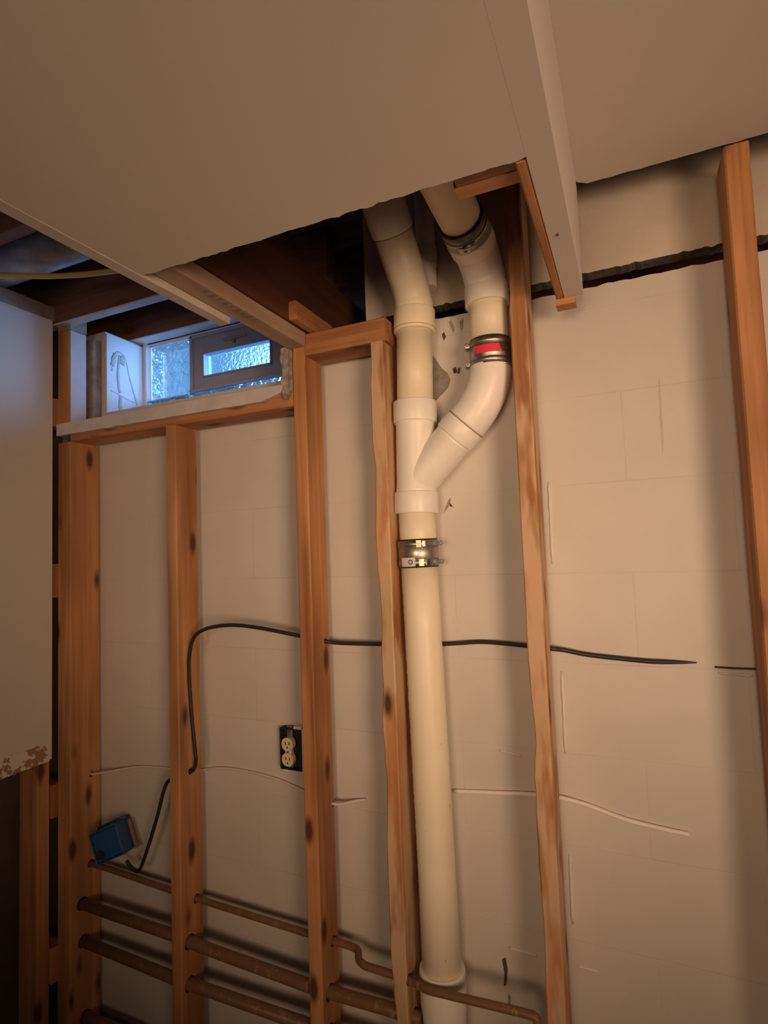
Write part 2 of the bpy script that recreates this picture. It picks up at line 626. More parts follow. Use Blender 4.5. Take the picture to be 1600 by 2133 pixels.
bm = bmesh.new(); add_box(bm, -2.7, 2.6, -3.5, 0.5, -0.1, 0.0)
struct(obj('floor', bm, 'floor_concrete'))

bm = bmesh.new()
add_box(bm, -1.9, 2.5, WALL_Y, 0.36, 0.0, 1.95)
ragged_panel(bm, -0.865, 2.5, WALL_Y, 0.36, 1.95, 2.036, 0.006, 0, 0.012, 3)
ragged_panel(bm, -1.9, -1.62, WALL_Y, 0.36, 1.95, 2.235, 0.0, 0, 0.05, 1)
wall_back = struct(obj('wall_back', bm, 'block_wall'))

def wall_bit(name, outline, mat, y0=WALL_Y - 0.0015, y1=WALL_Y + 0.004):
    bm = bmesh.new()
    prism_y(bm, outline, y0, y1)
    return obj(name, bm, mat, wall_back)

wall_bit('bare_patch', [(-0.445, 1.955), (-0.432, 1.935), (-0.415, 1.905), (-0.40, 1.89), (-0.393, 1.872), (-0.40, 1.853), (-0.417, 1.838), (-0.445, 1.815)], 'concrete')
wall_bit('paint_chip', [(-0.410, 1.992), (-0.404, 1.998), (-0.400, 1.985), (-0.406, 1.976)], 'black_stain')
wall_bit('paint_chip', [(-0.386, 1.899), (-0.378, 1.902), (-0.374, 1.888), (-0.383, 1.886)], 'black_stain')
wall_bit('paint_chip', [(-0.372, 1.897), (-0.366, 1.899), (-0.368, 1.884), (-0.374, 1.884)], 'black_stain')
wall_bit('crack', [(-0.426, 1.535), (-0.414, 1.562), (-0.408, 1.572), (-0.407, 1.562), (-0.415, 1.548)], 'concrete')
wall_bit('crack', [(-0.411, 1.56), (-0.404, 1.553), (-0.402, 1.548), (-0.409, 1.55)], 'black_stain')
wall_bit('rust_stain', [(-0.332, 0.485), (-0.324, 0.490), (-0.320, 0.465), (-0.325, 0.43), (-0.331, 0.425), (-0.328, 0.455)], 'black_stain')
wall_bit('rust_stain', [(-0.322, 0.41), (-0.316, 0.405), (-0.318, 0.375), (-0.325, 0.37)], 'concrete')
wall_bit('paint_scar', [(0.078, 1.805), (0.081, 1.80), (0.080, 1.66), (0.076, 1.63), (0.075, 1.70)], 'scar', WALL_Y - 0.0003)
wall_bit('rim_crack', [(-0.39, 2.02), (-0.384, 2.026), (-0.376, 2.0), (-0.38, 1.99)], 'stain_brown')
wall_bit('rim_crack', [(-0.362, 2.018), (-0.352, 2.024), (-0.354, 2.0), (-0.36, 1.99)], 'stain_brown')

def caulk(p0, p1, r=0.004):
    bm = bmesh.new()
    a, b = Vector(p0), Vector(p1)
    pts = [a.lerp(b, i / 10) + Vector((0.0015 * noise.noise(Vector((i * 0.7, a.z * 3, 0))), 0, 0)) for i in range(11)]
    add_tube(bm, pts, [r * (0.6 if i in (0, 10) else 1 + 0.3 * noise.noise(Vector((i * .9, a.z, 2)))) for i in range(11)], 10)
    return obj('caulk_bead', bm, 'drywall', wall_back)

for z0, z1, x in ((1.40, 1.592, -0.168), (0.97, 1.155, -0.163), (0.60, 0.75, -0.168)):
    caulk((x, WALL_Y, z0), (x + 0.002, WALL_Y, z1))
caulk((-0.315, WALL_Y, 0.515), (-0.25, WALL_Y, 0.512), 0.0035)
caulk((-0.315, WALL_Y, 0.962), (-0.262, WALL_Y, 0.954), 0.003)
caulk((-0.165, WALL_Y, 0.512), (-0.12, WALL_Y, 0.511), 0.0035)
caulk((0.15, WALL_Y, 1.168), (0.21, WALL_Y, 1.166), 0.003)

# rim insulation panel above the block wall
bm = bmesh.new()
ragged_panel(bm, -0.63, 2.5, 0.130, 0.172, 2.078, 2.44, 0, 0.0045, 0.006, 11)
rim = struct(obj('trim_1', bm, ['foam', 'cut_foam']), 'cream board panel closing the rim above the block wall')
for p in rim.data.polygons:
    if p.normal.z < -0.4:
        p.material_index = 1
bm = bmesh.new(); add_box(bm, -2.7, 2.6, 0.37, 0.40, 0.0, 1.99)
add_box(bm, -2.7, -1.62, 0.37, 0.40, 1.99, 2.6); add_box(bm, -0.88, 2.6, 0.37, 0.40, 1.99, 2.6); add_box(bm, -1.62, -0.88, 0.37, 0.40, 2.235, 2.6)
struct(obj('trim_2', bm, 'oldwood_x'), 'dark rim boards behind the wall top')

bm = bmesh.new(); add_box(bm, -2.7, 2.6, -3.5, 0.40, DECK, DECK + 0.05)
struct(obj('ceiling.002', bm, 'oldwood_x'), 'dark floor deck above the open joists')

# left partition: drywall sheet cut off at the bottom
bm = bmesh.new(); add_box(bm, -1.703, -1.69, -3.45, -0.026, 0.835, 2.236)
wall_left = struct(obj('wall_left', bm, 'drywall'))
bm = bmesh.new()
n = 40
pts_t = []
for i in range(n + 1):
    y = -0.34 + 0.305 * i / n
    pts_t.append((y, 0.888 + 0.004 * noise.noise(Vector((i * 0.5, 2, 0)))))
verts_b = [bm.verts.new((-1.6885, y, 0.832 + 0.002 * noise.noise(Vector((i * 0.6, 7, 0))))) for i, (y, z) in enumerate(pts_t)]
verts_t = [bm.verts.new((-1.6885, y, z)) for y, z in pts_t]
verts_b2 = [bm.verts.new((-1.6895, v.co.y, v.co.z)) for v in verts_b]
verts_t2 = [bm.verts.new((-1.6895, v.co.y, v.co.z)) for v in verts_t]
for i in range(n):
    bm.faces.new((verts_b[i], verts_b[i + 1], verts_t[i + 1], verts_t[i]))
    bm.faces.new((verts_t[i], verts_t[i + 1], verts_t2[i + 1], verts_t2[i]))
    bm.faces.new((verts_b[i + 1], verts_b[i], verts_b2[i], verts_b2[i + 1]))
M['torn_paper'] = paint_mat('torn_paper', (0.76, 0.70, 0.64), (0.95, 0.95, 0.95), 5.0, 0.9, 0.1, (17.0, 0.53, (0.36, 0.22, 0.13)))
obj('torn_paper_strip', bm, 'torn_paper', wall_left)
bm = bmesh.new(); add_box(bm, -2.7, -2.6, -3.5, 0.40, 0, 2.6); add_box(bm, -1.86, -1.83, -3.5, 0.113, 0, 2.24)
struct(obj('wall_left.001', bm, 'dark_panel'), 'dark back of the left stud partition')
bm = bmesh.new(); add_box(bm, 2.5, 2.6, -3.5, 0.40, 0, 2.6)
struct(obj('wall_right', bm, 'drywall'))
bm = bmesh.new(); add_box(bm, -2.7, 2.6, -3.6, -3.5, 0, 2.6)
struct(obj('wall_front', bm, 'drywall'))

# right-hand ceiling and the lower soffit
bm = bmesh.new()
ragged = []
n = 150
xs = [-0.073 + (2.5 + 0.073) * i / n for i in range(n + 1)]
low = []; up_ = []
for i, x in enumerate(xs):
    y = -0.004 + 0.004 * noise.noise(Vector((i * 0.7, 0, 3)))
    if x < -0.035:
        y = -0.004 - 0.022 * (x < -0.058) - 0.012 * (x < -0.04)
    low.append(bm.verts.new((x, y, CEIL))); up_.append(bm.verts.new((x, y, CEIL + 0.013)))
b0 = bm.verts.new((2.5, -3.5, CEIL)); a0 = bm.verts.new((-0.073, -3.5, CEIL))
b1 = bm.verts.new((2.5, -3.5, CEIL + 0.013)); a1 = bm.verts.new((-0.073, -3.5, CEIL + 0.013))
bm.faces.new([a0] + low + [b0]); bm.faces.new(list(reversed([a1] + up_ + [b1])))
for i in range(n):
    bm.faces.new((low[i + 1], low[i], up_[i], up_[i + 1]))
bmesh.ops.recalc_face_normals(bm, faces=bm.faces[:])
struct(obj('ceiling', bm, 'drywall'))

SF_L, SF_R, SF_Y = -0.80, -0.06, -0.485
bm = bmesh.new()
# bottom sheet with a slightly broken front edge
n = 70
lowv = []; upv = []
for i in range(n + 1):
    x = SF_L + (SF_R - 0.038 - SF_L) * i / n
    y = SF_Y + 0.005 * noise.noise(Vector((i * 0.55, 9, 1))) + (0.004 * noise.noise(Vector((i * 2.1, 2, 1))))
    lowv.append(bm.verts.new((x, y, SOF))); upv.append(bm.verts.new((x, y, SOF + 0.012)))
la = bm.verts.new((SF_L, -3.5, SOF)); lb = bm.verts.new((SF_R - 0.038, -3.5, SOF))
ua = bm.verts.new((SF_L, -3.5, SOF + 0.012)); ub = bm.verts.new((SF_R - 0.038, -3.5, SOF + 0.012))
bm.faces.new([la] + lowv + [lb]); bm.faces.new(list(reversed([ua] + upv + [ub])))
for i in range(n):
    bm.faces.new((lowv[i + 1], lowv[i], upv[i], upv[i + 1]))
bm.faces.new((la, ua, upv[0], lowv[0])); bm.faces.new((lb, lowv[-1], upv[-1], ub))
bmesh.ops.recalc_face_normals(bm, faces=bm.faces[:])
soffit = struct(obj('ceiling.001', bm, 'drywall'), 'lower boxed-in ceiling with an open end showing pipes')
bm = bmesh.new()
add_box(bm, SF_R - 0.03785, SF_R, -3.5, -0.002, SOF - 0.0001, SOF + 0.012)
add_box(bm, SF_R - 0.013, SF_R, -3.5, -0.002, SOF + 0.012, CEIL)
obj('side_sheet', bm, 'drywall', soffit)
bm = bmesh.new()
add_box(bm, -0.83, -0.8012, -3.5, -0.235, SOF - 0.001, CEIL + 0.01, 0.002)
obj('outer_sheet', bm, 'white_paint', soffit)
for x, y in ((-0.082, -0.27),):
    bm = bmesh.new(); add_tube(bm, [(x, y, SOF - 0.003), (x, y, SOF + 0.001)], 0.0022, 10)
    obj('nail_head', bm, 'black_stain', soffit)

# ------------------------------------------------------------------ wall framing
def hx(x, y, z, r, dx=0.12, slope=0.0):
    return (Vector((x - dx, y, z)), Vector((x + dx, y, z + slope)), r)

lumber('corner_stud', -1.70, -1.64, 0.0, 0.107, 0.0, 1.834, 'z', 'wood_z', seed=1,
       holes=[(Vector((-1.70, .04, .376)), Vector((-1.58, .04, .375)), .019), (Vector((-1.70, .045, .262)), Vector((-1.58, .045, .261)), .019),
              (Vector((-1.70, .05, .034)), Vector((-1.58, .05, .033)), .019), (Vector((-1.72, .075, .757)), Vector((-1.60, .076, .758)), .0095),
              (Vector((-1.70, .072, .482)), Vector((-1.58, .072, .481)), .012)],
       label='wide corner stud against the left partition, under the window sill', cat='stud', group='wall studs')
lumber('wall_stud', -1.235, -1.197, 0.0, 0.089, 0.0, 1.834, 'z', 'wood_z', seed=2, wane=0.0,
       holes=[(Vector((-1.27, .061, .472)), Vector((-1.16, .061, .471)), .0125), (Vector((-1.28, .032, .374)), Vector((-1.14, .030, .370)), .0195),
              (Vector((-1.28, .030, .260)), Vector((-1.14, .030, .260)), .0195), (Vector((-1.26, .05, .803)), Vector((-1.17, .04, .846)), .009),
              (Vector((-1.26, .1, .815)), Vector((-1.17, .1, .815)), .02)],
       label='short stud under the middle of the window sill', cat='stud', group='wall studs')
lumber('wall_stud', -0.790, -0.752, 0.0, 0.089, 0.0, 2.10, 'z', 'wood_z', seed=3,
       holes=[(Vector((-.82, .061, .460)), Vector((-.72, .061, .4595)), .0125), (Vector((-.85, .036, .353)), Vector((-.70, .036, .352)), .0195),
              (Vector((-.84, .03, .264)), Vector((-.70, .03, .264)), .0195), (Vector((-.82, .05, 1.224)), Vector((-.72, .076, 1.208)), .009),
              (Vector((-.82, .08, .79)), Vector((-.72, .08, .79)), .008)],
       label='knotty stud beside the electrical outlet, at the right end of the window', cat='stud', group='wall studs')
lumber('wall_stud', -0.566, -0.528, 0.0, 0.089, 0.0, 1.962, 'z', 'wood_pale', wane=0.012, seed=4,
       holes=[(Vector((-.60, .016, .4565)), Vector((-.50, .013, .4575)), .0125), (Vector((-.62, .042, .3545)), Vector((-.50, .042, .355)), .0195),
              (Vector((-.60, .085, 1.207)), Vector((-.50, .092, 1.207)), .009)],
       label='knotty waney stud directly left of the tall drain pipe', cat='stud', group='wall studs')
lumber('wall_stud', -0.217, -0.179, 0.0, 0.089, 0.0, 2.40, 'z', 'wood_pale', wane=0.010, seed=5,
       holes=[(Vector((-.25, .094, 1.214)), Vector((-.15, .080, 1.212)), .010)],
       label='tall stud right of the drain pipes, passing the soffit corner', cat='stud', group='wall studs')
lumber('wall_stud', 0.213, 0.256, 0.0, 0.089, 0.0, CEIL - 0.001, 'z', 'wood_z', seed=6,
       label='stud at the right edge of the picture, reaching the upper ceiling', cat='stud', group='wall studs')
lumber('window_header', -1.64, -0.7905, 0.0, 0.089, 1.8345, 1.872, 'x', seed=7,
       label='flat brown plank lying right under the white window sill', cat='header')
lumber('top_plate', -0.7515, -0.520, 0.0, 0.089, 1.9625, 2.02, 'x', seed=8,
       label='short top plate left of the drain pipes, on a knotty stud', cat='plate')

# window sill board with a painted nosing
sill = empty('window_sill_board', (-1.25, 0.0, 1.873))
tag(sill, 'white painted window sill plank with a chipped front edge', 'sill')
bm = bmesh.new(); add_box(bm, -1.64, -0.80, 0.0, 0.27, 1.873, 1.892, 0.002)
obj('board', bm, 'white_paint', sill)
bm = bmesh.new()
n = 60
out = []
for i in range(n + 1):
    x = -1.688 + (0.868) * i / n
    z = 1.855 + 0.0022 * noise.noise(Vector((i * 0.4, 3, 3)))
    if i > n - 4:
        z += 0.004 * (i - n + 4)
    out.append((x, z))
prism_y(bm, out + [(-0.805, 1.891), (-1.688, 1.893)], -0.014, -0.0005)
obj('nosing', bm, 'white_paint', sill)

# jamb post above the sill, left end of the opening
def painted_post():
    bm = bmesh.new()
    fs = add_box(bm, -1.70, -1.64, 0.0, 0.058, 1.8935, 2.205, 0.0015)
    o = obj('jamb_post', bm, ['wood_z', 'white_paint'], None, (-1.67, 0.03, 1.8935))
    for p in o.data.polygons:
        if p.normal.x > 0.5:
            p.material_index = 1
    return o
tag(painted_post(), 'white faced jamb post at the left end of the window opening', 'jamb')
lumber('jamb_backing', -1.70, -1.634, 0.078, 0.113, 1.8935, 2.20, 'z', 'dusty_plank', seed=9,
       label='dull grey backing strip behind the white jamb post', cat='jamb')
lumber('plate_block', -1.70, -1.64, 0.0, 0.06, 2.2055, 2.262, 'x', 'dusty_plank', seed=10,
       label='grey dusty block capping the white jamb post', cat='block')
lumber('partition_plate', -1.78, -1.69, -3.4, -0.003, 2.238, 2.284, 'y', 'dusty_plank', seed=11,
       label='grey top plate along the left partition under the joists', cat='plate')
lumber('partition_stud', -1.79, -1.704, -0.062, -0.022, 0.0, 2.2375, 'z', 'wood_z', seed=12,
       label='partition stud bared below the torn drywall at far left', cat='stud')
for k, (z0, z1, lab) in enumerate(((1.888, 1.982, 'beside the window sill, topmost spacer in the corner gap'),
                                   (1.333, 1.44, 'halfway up the corner gap'),
                                   (0.649, 0.749, 'just below the torn drywall edge in the corner gap'),
                                   (0.157, 0.262, 'lowest spacer in the corner gap'))):
    lumber('spacer_block', -1.79, -1.7005, -0.0215, 0.03, z0, z1, 'x', 'wood_z', seed=20 + k,
           label='wood spacer block ' + lab, cat='block', group='spacer blocks in the corner gap')

# ------------------------------------------------------------------ joists, soffit framing
def joist(y0, y1, x1, mat, label, z0=2.2245, white=False):
    o = lumber('floor_joist', -2.6, x1, y0, y1, z0, DECK, 'x', mat, seed=int(y0 * 100) % 17, label=label, cat='joist', group='floor joists')
    if white:
        o.data.materials.append(M['white_paint'])
        for p in o.data.polygons:
            if p.normal.z < -0.6:
                p.material_index = 1
    return o

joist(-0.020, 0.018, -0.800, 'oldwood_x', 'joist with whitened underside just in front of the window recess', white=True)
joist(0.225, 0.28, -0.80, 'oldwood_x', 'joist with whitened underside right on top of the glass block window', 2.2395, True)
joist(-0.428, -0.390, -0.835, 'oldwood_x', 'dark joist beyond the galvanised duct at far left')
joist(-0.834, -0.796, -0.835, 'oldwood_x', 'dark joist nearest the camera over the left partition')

nail_l = lumber('soffit_nailer', -0.7985, -0.746, -2.6, -0.004, SOF + 0.0125, SOF + 0.05, 'y', 'furring', seed=31,
       label='long pale nailing strip along the left bottom edge of the soffit', cat='nailer')
bm = bmesh.new(); add_box(bm, -0.7510, -0.7385, -2.6, 0.365, SOF + 0.0508, CEIL, 0.001)
o = obj('soffit_board', bm, 'board_red', None, (-0.745, -1.2, 2.1))
tag(o, 'dark reddish board forming the inner left side of the soffit', 'board')
bm = bmesh.new()
for k in range(9):
    y = -0.37 + k * 0.020
    add_box(bm, -0.764 - 0.003 * (k % 2), -0.755 + 0.002 * (k % 3), y, y + 0.007 + 0.004 * (k % 2), SOF + 0.0116, SOF + 0.0126)
obj('lumber_stamp', bm, 'concrete', nail_l)
lumber('soffit_nailer', -0.115, -0.0985, -0.479, -0.004, SOF + 0.0, SOF + 0.04, 'y', 'wood_y', seed=32,
       label='orange nailing strip along the right edge of the soffit opening', cat='nailer')
lumber('cross_nailer', -0.206, -0.1155, -0.482, -0.445, SOF + 0.0130, SOF + 0.052, 'x', 'wood_x', seed=33,
       label='short orange cross block at the soffit opening, its front strip', cat='nailer')
lumber('cross_nailer', -0.212, -0.1155, -0.4445, -0.41, SOF + 0.0150, SOF + 0.054, 'x', 'wood_x', seed=34,
       label='short orange cross block touching the steel-collared pipe, its rear strip', cat='nailer')
lumber('end_block', -0.117, -0.077, -0.0012, 0.034, SOF - 0.013, SOF + 0.004, 'x', 'wood_x', seed=35, bevel=0.0008, warp=0.0003,
       label='small wood block under the end of the soffit corner', cat='block')

lumber('scab_block', -0.7380, -0.7145, -0.09, 0.089, 2.0206, 2.068, 'y', 'wood_y', seed=36,
       label='small orange block on the soffit board above the short top plate', cat='block')

# plaster remnant beside the window
bm = bmesh.new()
prism_y(bm, [(-0.812, 1.858), (-0.80, 1.852), (-0.7915, 1.87), (-0.7905, 1.985), (-0.80, 1.99), (-0.812, 1.984), (-0.815, 1.96), (-0.808, 1.93), (-0.816, 1.90), (-0.808, 1.88)], -0.012, 0.03)
bmesh.ops.subdivide_edges(bm, edges=bm.edges[:], cuts=3, use_grid_fill=True)
for v in bm.verts:
    v.co += Vector((noise.noise(v.co * 90), noise.noise(v.co * 90 + Vector((5, 0, 0))), noise.noise(v.co * 90 + Vector((0, 7, 0))))) * 0.004
bm2 = bm
bmesh.ops.translate(bm2, verts=bm2.verts[:], vec=(-0.0022, -0.0035, 0))
o = obj('plaster_remnant', bm2, 'rough_plaster')
tag(o, 'crumbly grey plaster remnant between window and knotty stud', 'plaster')

# ------------------------------------------------------------------ window
window = empty('window_1', (-1.30, 0.285, 1.985))
struct(window, 'glass block basement window with a small vent')
WX0, WX1 = -1.62, -0.865
WZ0, WZ1 = 2.024, 2.222
def wpart(name, mat, boxes, bevel=0.0015, parent=None):
    bm = bmesh.new()
    for b in boxes:
        add_box(bm, *b, bevel)
    return obj(name, bm, mat, parent or window)

# side reveal with old paint smears
rev = wpart('reveal', 'reveal_paint', [(-1.6195, -1.612, WALL_Y, 0.30, 1.95, 2.228)])
def smear(pts, r):
    bm = bmesh.new()
    P = spline([(-1.6115, y, z) for y, z in pts], 6)
    add_tube(bm, P, [max(0.0012, r * (0.8 + 0.5 * noise.noise(Vector((i * 0.5, r * 90, 1))))) for i in range(len(P))], 8)
    for v in bm.verts:
        v.co.x = -1.6115 + (v.co.x + 1.6115) * 0.12
    return obj('paint_smear', bm, 'brown_smear', rev)
smear([(0.135, 2.10), (0.15, 2.165), (0.175, 2.175), (0.195, 2.155), (0.21, 2.10), (0.235, 2.03), (0.25, 1.98)], 0.004)
smear([(0.168, 2.165), (0.162, 2.10), (0.165, 2.05), (0.17, 2.03)], 0.007)
smear([(0.185, 2.165), (0.178, 2.135)], 0.014)
smear([(0.15, 2.165), (0.138, 2.12)], 0.012)
smear([(0.172, 2.02), (0.17, 1.985), (0.175, 1.95)], 0.009)
smear([(0.13, 2.03), (0.16, 2.025), (0.2, 2.015), (0.235, 2.01)], 0.002)
# right reveal
wpart('reveal', 'reveal_paint', [(-0.8725, -0.8655, WALL_Y, 0.30, 1.95, 2.23), (-0.991, -0.873, 0.285, 0.34, 1.95, 2.23)])
# mortar course below and joints
wpart('mortar_joint', 'reveal_paint', [(-1.612, -1.596, 0.272, 0.36, 1.95, 2.24), (-1.612, WX1, 0.283, 0.36, 2.2335, 2.239)])
for x0, x1 in ((-1.594, -1.396), (-1.394, -1.20), (-1.198, -0.993)):
    wpart('glass_brick', 'glass_block', [(x0, x1, 0.268, 0.36, 1.95, 2.020)], 0.004)
# glass block at the left
gb = wpart('glass_block', 'glass_block', [(-1.592, -1.396, 0.290, 0.36, WZ0 - 0.001, 2.232)], 0.008)
wpart('block_rim', 'reveal_paint', [(-1.592, -1.588, 0.286, 0.292, WZ0, 2.232), (-1.40, -1.394, 0.286, 0.292, WZ0, 2.232),
                                   (-1.592, -1.394, 0.286, 0.292, WZ0 - 0.002, WZ0 + 0.004), (-1.592, -1.394, 0.286, 0.292, 2.227, 2.232)], 0.0, gb)
# vent frame with one pane
VX0, VX1, PX0, PX1, PZ0, PZ1 = -1.385, -0.993, -1.331, -1.043, 2.070, 2.156
vent = wpart('vent_frame', 'frame_grey', [(VX0, PX0, 0.275, 0.318, 2.026, 2.226), (PX1, VX1, 0.275, 0.318, 2.026, 2.226),
                                        (PX0, PX1, 0.275, 0.318, 2.026, PZ0), (PX0, PX1, 0.275, 0.318, PZ1, 2.226),
                                        (VX0, VX0 + 0.012, 0.266, 0.275, 2.026, 2.226), (VX0, VX1, 0.266, 0.275, 2.214, 2.226),
                                        (VX0, VX1, 0.262, 0.275, 2.021, 2.031)], 0.002)
wpart('glazing_bead', 'frame_grey', [(PX0, PX0 + .006, 0.270, 0.29, PZ0, PZ1), (PX1 - .006, PX1, 0.270, 0.29, PZ0, PZ1),
                                     (PX0, PX1, 0.270, 0.29, PZ0, PZ0 + .005), (PX0, PX1, 0.270, 0.29, PZ1 - .005, PZ1)], 0.001, vent)
wpart('pane', 'glass_frost', [(PX0, PX1, 0.297, 0.303, PZ0, PZ1)], 0.0, vent)
wpart('latch', 'steel', [(-1.235, -1.14, 0.262, 0.275, 2.181, 2.187), (-1.195, -1.187, 0.262, 0.275, 2.168, 2.186)], 0.002, vent)

# ------------------------------------------------------------------ drain stack
AY = 0.055
stack = empty('drain_stack', (-0.46, AY, 0.0))
tag(stack, 'white plastic drain stack with a wye, two elbows and steel couplings', 'drain pipe')
R0 = 0.0447
def ax(z):
    k = [(0.0, -0.458), (0.48, -0.460), (1.26, -0.4735), (1.53, -0.4775), (1.80, -0.470), (2.05, -0.461)]
    for (a, xa), (b, xb) in zip(k, k[1:]):
        if z <= b:
            return xa + (xb - xa) * (z - a) / (b - a)
    return k[-1][1]
def vz(z, y=AY):
    return Vector((ax(z), y, z))

def part(name, mat, pts, radii, seg=40, parent=None):
    bm = bmesh.new()
    add_tube(bm, pts, radii, seg)
    return obj(name, bm, mat, parent or stack)

def hub(name, a, b, r, mat='pvc_white', lip=0.003, parent=None):
    """A fitting socket with rounded lips."""
    a, b = Vector(a), Vector(b)
    d = (b - a).normalized()
    return part(name, mat, [a, a + d * 0.0012, a + d * lip, b - d * lip, b - d * 0.0012, b],
                [r - 0.0022, r - 0.0006, r, r, r - 0.0006, r - 0.0022], 44, parent)

# bottom fitting
part('bottom_fitting', 'pvc_white', [vz(0.003), vz(0.30), vz(0.37), vz(0.40), vz(0.47), vz(0.474), vz(0.476)],
     [0.049, 0.049, 0.050, 0.0535, 0.0535, 0.0525, 0.050], 44)
part('main_pipe', 'pvc_cream', [vz(z) for z in (0.40, 0.7, 0.9, 1.1, 1.26, 1.41)], R0, 48)
part('short_pipe', 'pvc_cream', [vz(1.42), vz(1.55)], R0, 48)

def coupling(zc_a, zc_b, axis_fn, r, screws=(0.0,), label_kind=None):
    pass

# red printed line on the left side of the pipe
bm = bmesh.new()
ang = math.radians(212)
rows = []
for i in range(150):
    z = 1.34 - i * 0.0048
    p = vz(z) + Vector((math.cos(ang), math.sin(ang), 0)) * (R0 + 0.0003)
    t = Vector((-math.sin(ang), math.cos(ang), 0))
    wv = random.choice((0.0004, 0.0026, 0.0036, 0.002, 0.0004))
    rows.append([bm.verts.new(p + t * wv), bm.verts.new(p - t * wv)])
for a, b in zip(rows, rows[1:]):
    bm.faces.new((a[0], a[1], b[1], b[0]))
obj('print_line', bm, 'red_print', bpy.data.objects['main_pipe'])

# wye fitting: straight body, two sockets, side branch at 45 degrees
wye = part('wye_fitting', 'pvc_white', [vz(1.583), vz(1.592), vz(1.60), vz(1.752), vz(1.76)], [0.050, 0.0492, 0.0482, 0.0482, 0.050], 48)
hub('socket', vz(1.533), vz(1.586), 0.0540, parent=wye)
hub('socket', vz(1.757), vz(1.811), 0.0540, parent=wye)
B0 = Vector((-0.4765, AY, 1.607)); BD = Vector((1, 0, 1)).normalized()
bm = bmesh.new()
add_tube(bm, [B0 - BD * 0.034, B0 - BD * 0.02, B0 - BD * 0.006, B0 + BD * 0.012, B0 + BD * 0.035, B0 + BD * 0.140, B0 + BD * 0.146], [0.034, 0.040, 0.0445, 0.0468, 0.0478, 0.0478, 0.0495], 48)
obj('branch', bm, 'pvc_white', wye)
hub('socket', B0 + BD * 0.146, B0 + BD * 0.188, 0.0515, parent=wye)

# offset elbow from the branch up to the steel coupling
RX = -0.2755
E0 = B0 + BD * 0.190
corner = Vector((RX, AY, B0.z + (RX - B0.x)))
etop = Vector((RX, AY, 1.90))
pts = [E0, E0 + BD * 0.004] + bend(E0, corner, etop, 0.082, 16) + [etop]
part('offset_elbow', 'pvc_white', pts, [0.0492, 0.0500] + [0.0492] * (len(pts) - 4) + [0.0475, 0.046], 48)

def shield_coupling(a, b, r, screw_dir, with_label=None, n_clamp=2, screw_mat='steel'):
    """Rubber sleeve in a steel shield, with worm-drive band clamps."""
    a, b = Vector(a), Vector(b)
    d = (b - a).normalized()
    L = (b - a).length
    cp = part('steel_coupling', 'rubber', [a, b], r, 44)
    part('shield', 'steel', [a + d * 0.003, a + d * 0.0032, b - d * 0.0032, b - d * 0.003], [r, r + 0.0014, r + 0.0014, r], 44, cp)
    sd = Vector(screw_dir); sd = (sd - d * sd.dot(d)).normalized()
    tang = d.cross(sd)
    for s in ((0.012, L - 0.012) if n_clamp == 2 else (L / 2,)):
        c = a + d * s
        part('band_clamp', 'steel', [c - d * 0.006, c - d * 0.0055, c + d * 0.0055, c + d * 0.006], [r + 0.001, r + 0.003, r + 0.003, r + 0.001], 44, cp)
        # worm housing and screw head
        h = c + sd * (r + 0.006)
        part('screw_housing', 'steel', [h - tang * 0.012, h + tang * 0.010], 0.0055, 14, cp)
        part('screw_head', 'steel', [h + tang * 0.010, h + tang * 0.0102, h + tang * 0.015, h + tang * 0.0155], [0.004, 0.0068, 0.0068, 0.004], 6, cp)
    return cp

def wrap_patch(name, mat, cen, d, r, ang0, ang1, h, parent, n=16):
    """A small sheet wrapped round an axis (angles measured from -y, to +x)."""
    d = Vector(d).normalized()
    f = Vector((0, -1, 0)); f = (f - d * f.dot(d)).normalized()
    s = f.cross(d) * -1
    if s.x < 0:
        s = -s
    bm = bmesh.new()
    rows = []
    for i in range(n + 1):
        t = math.radians(ang0 + (ang1 - ang0) * i / n)
        dr = f * math.cos(t) + s * math.sin(t)
        rows.append([bm.verts.new(Vector(cen) + dr * (r + k) + d * z) for k in (0, 0.0008) for z in (-h / 2, h / 2)])
    for i in range(n):
        a, b = rows[i], rows[i + 1]
        bm.faces.new((a[2], b[2], b[3], a[3])); bm.faces.new((b[0], a[0], a[1], b[1]))
        bm.faces.new((a[3], b[3], b[1], a[1])); bm.faces.new((b[2], a[2], a[0], b[0]))
    bm.faces.new((rows[0][0], rows[0][2], rows[0][3], rows[0][1])); bm.faces.new((rows[n][2], rows[n][0], rows[n][1], rows[n][3]))
    bmesh.ops.recalc_face_normals(bm, faces=bm.faces[:])
    return obj(name, bm, mat, parent)

# lower coupling on the main stack
lc = shield_coupling(vz(1.402), vz(1.470), 0.0478, (1.0, -0.12, 0))
dl = vz(1.470) - vz(1.402)
wrap_patch('paper_tag', 'paper_white', vz(1.416), dl, 0.0512, -32, 10, 0.021, lc)
rd = Vector((math.sin(math.radians(-3)), -math.cos(math.radians(-3)), 0))
mk = vz(1.416) + rd * 0.0515
for rr, mm, dd in ((0.0060, 'blue_ink', 0.0008), (0.0034, 'paper_white', 0.0012)):
    bm = bmesh.new()
    add_tube(bm, [mk, mk + rd * dd], rr, 24)
    obj('round_mark', bm, mm, lc)
wrap_patch('glint_patch', 'brass_and_glint', vz(1.414), dl, 0.0512, 20, 33, 0.016, lc)  # these gold and bright patches paint reflected highlights on the coupling
wrap_patch('glint_patch', 'brass_and_glint', vz(1.4585), dl, 0.0512, 15, 28, 0.016, lc)
wrap_patch('glint_patch', 'steel_glint', vz(1.414), dl, 0.0512, 37, 50, 0.013, lc)
wrap_patch('glint_patch', 'steel_glint', vz(1.4585), dl, 0.0512, 32, 46, 0.013, lc)

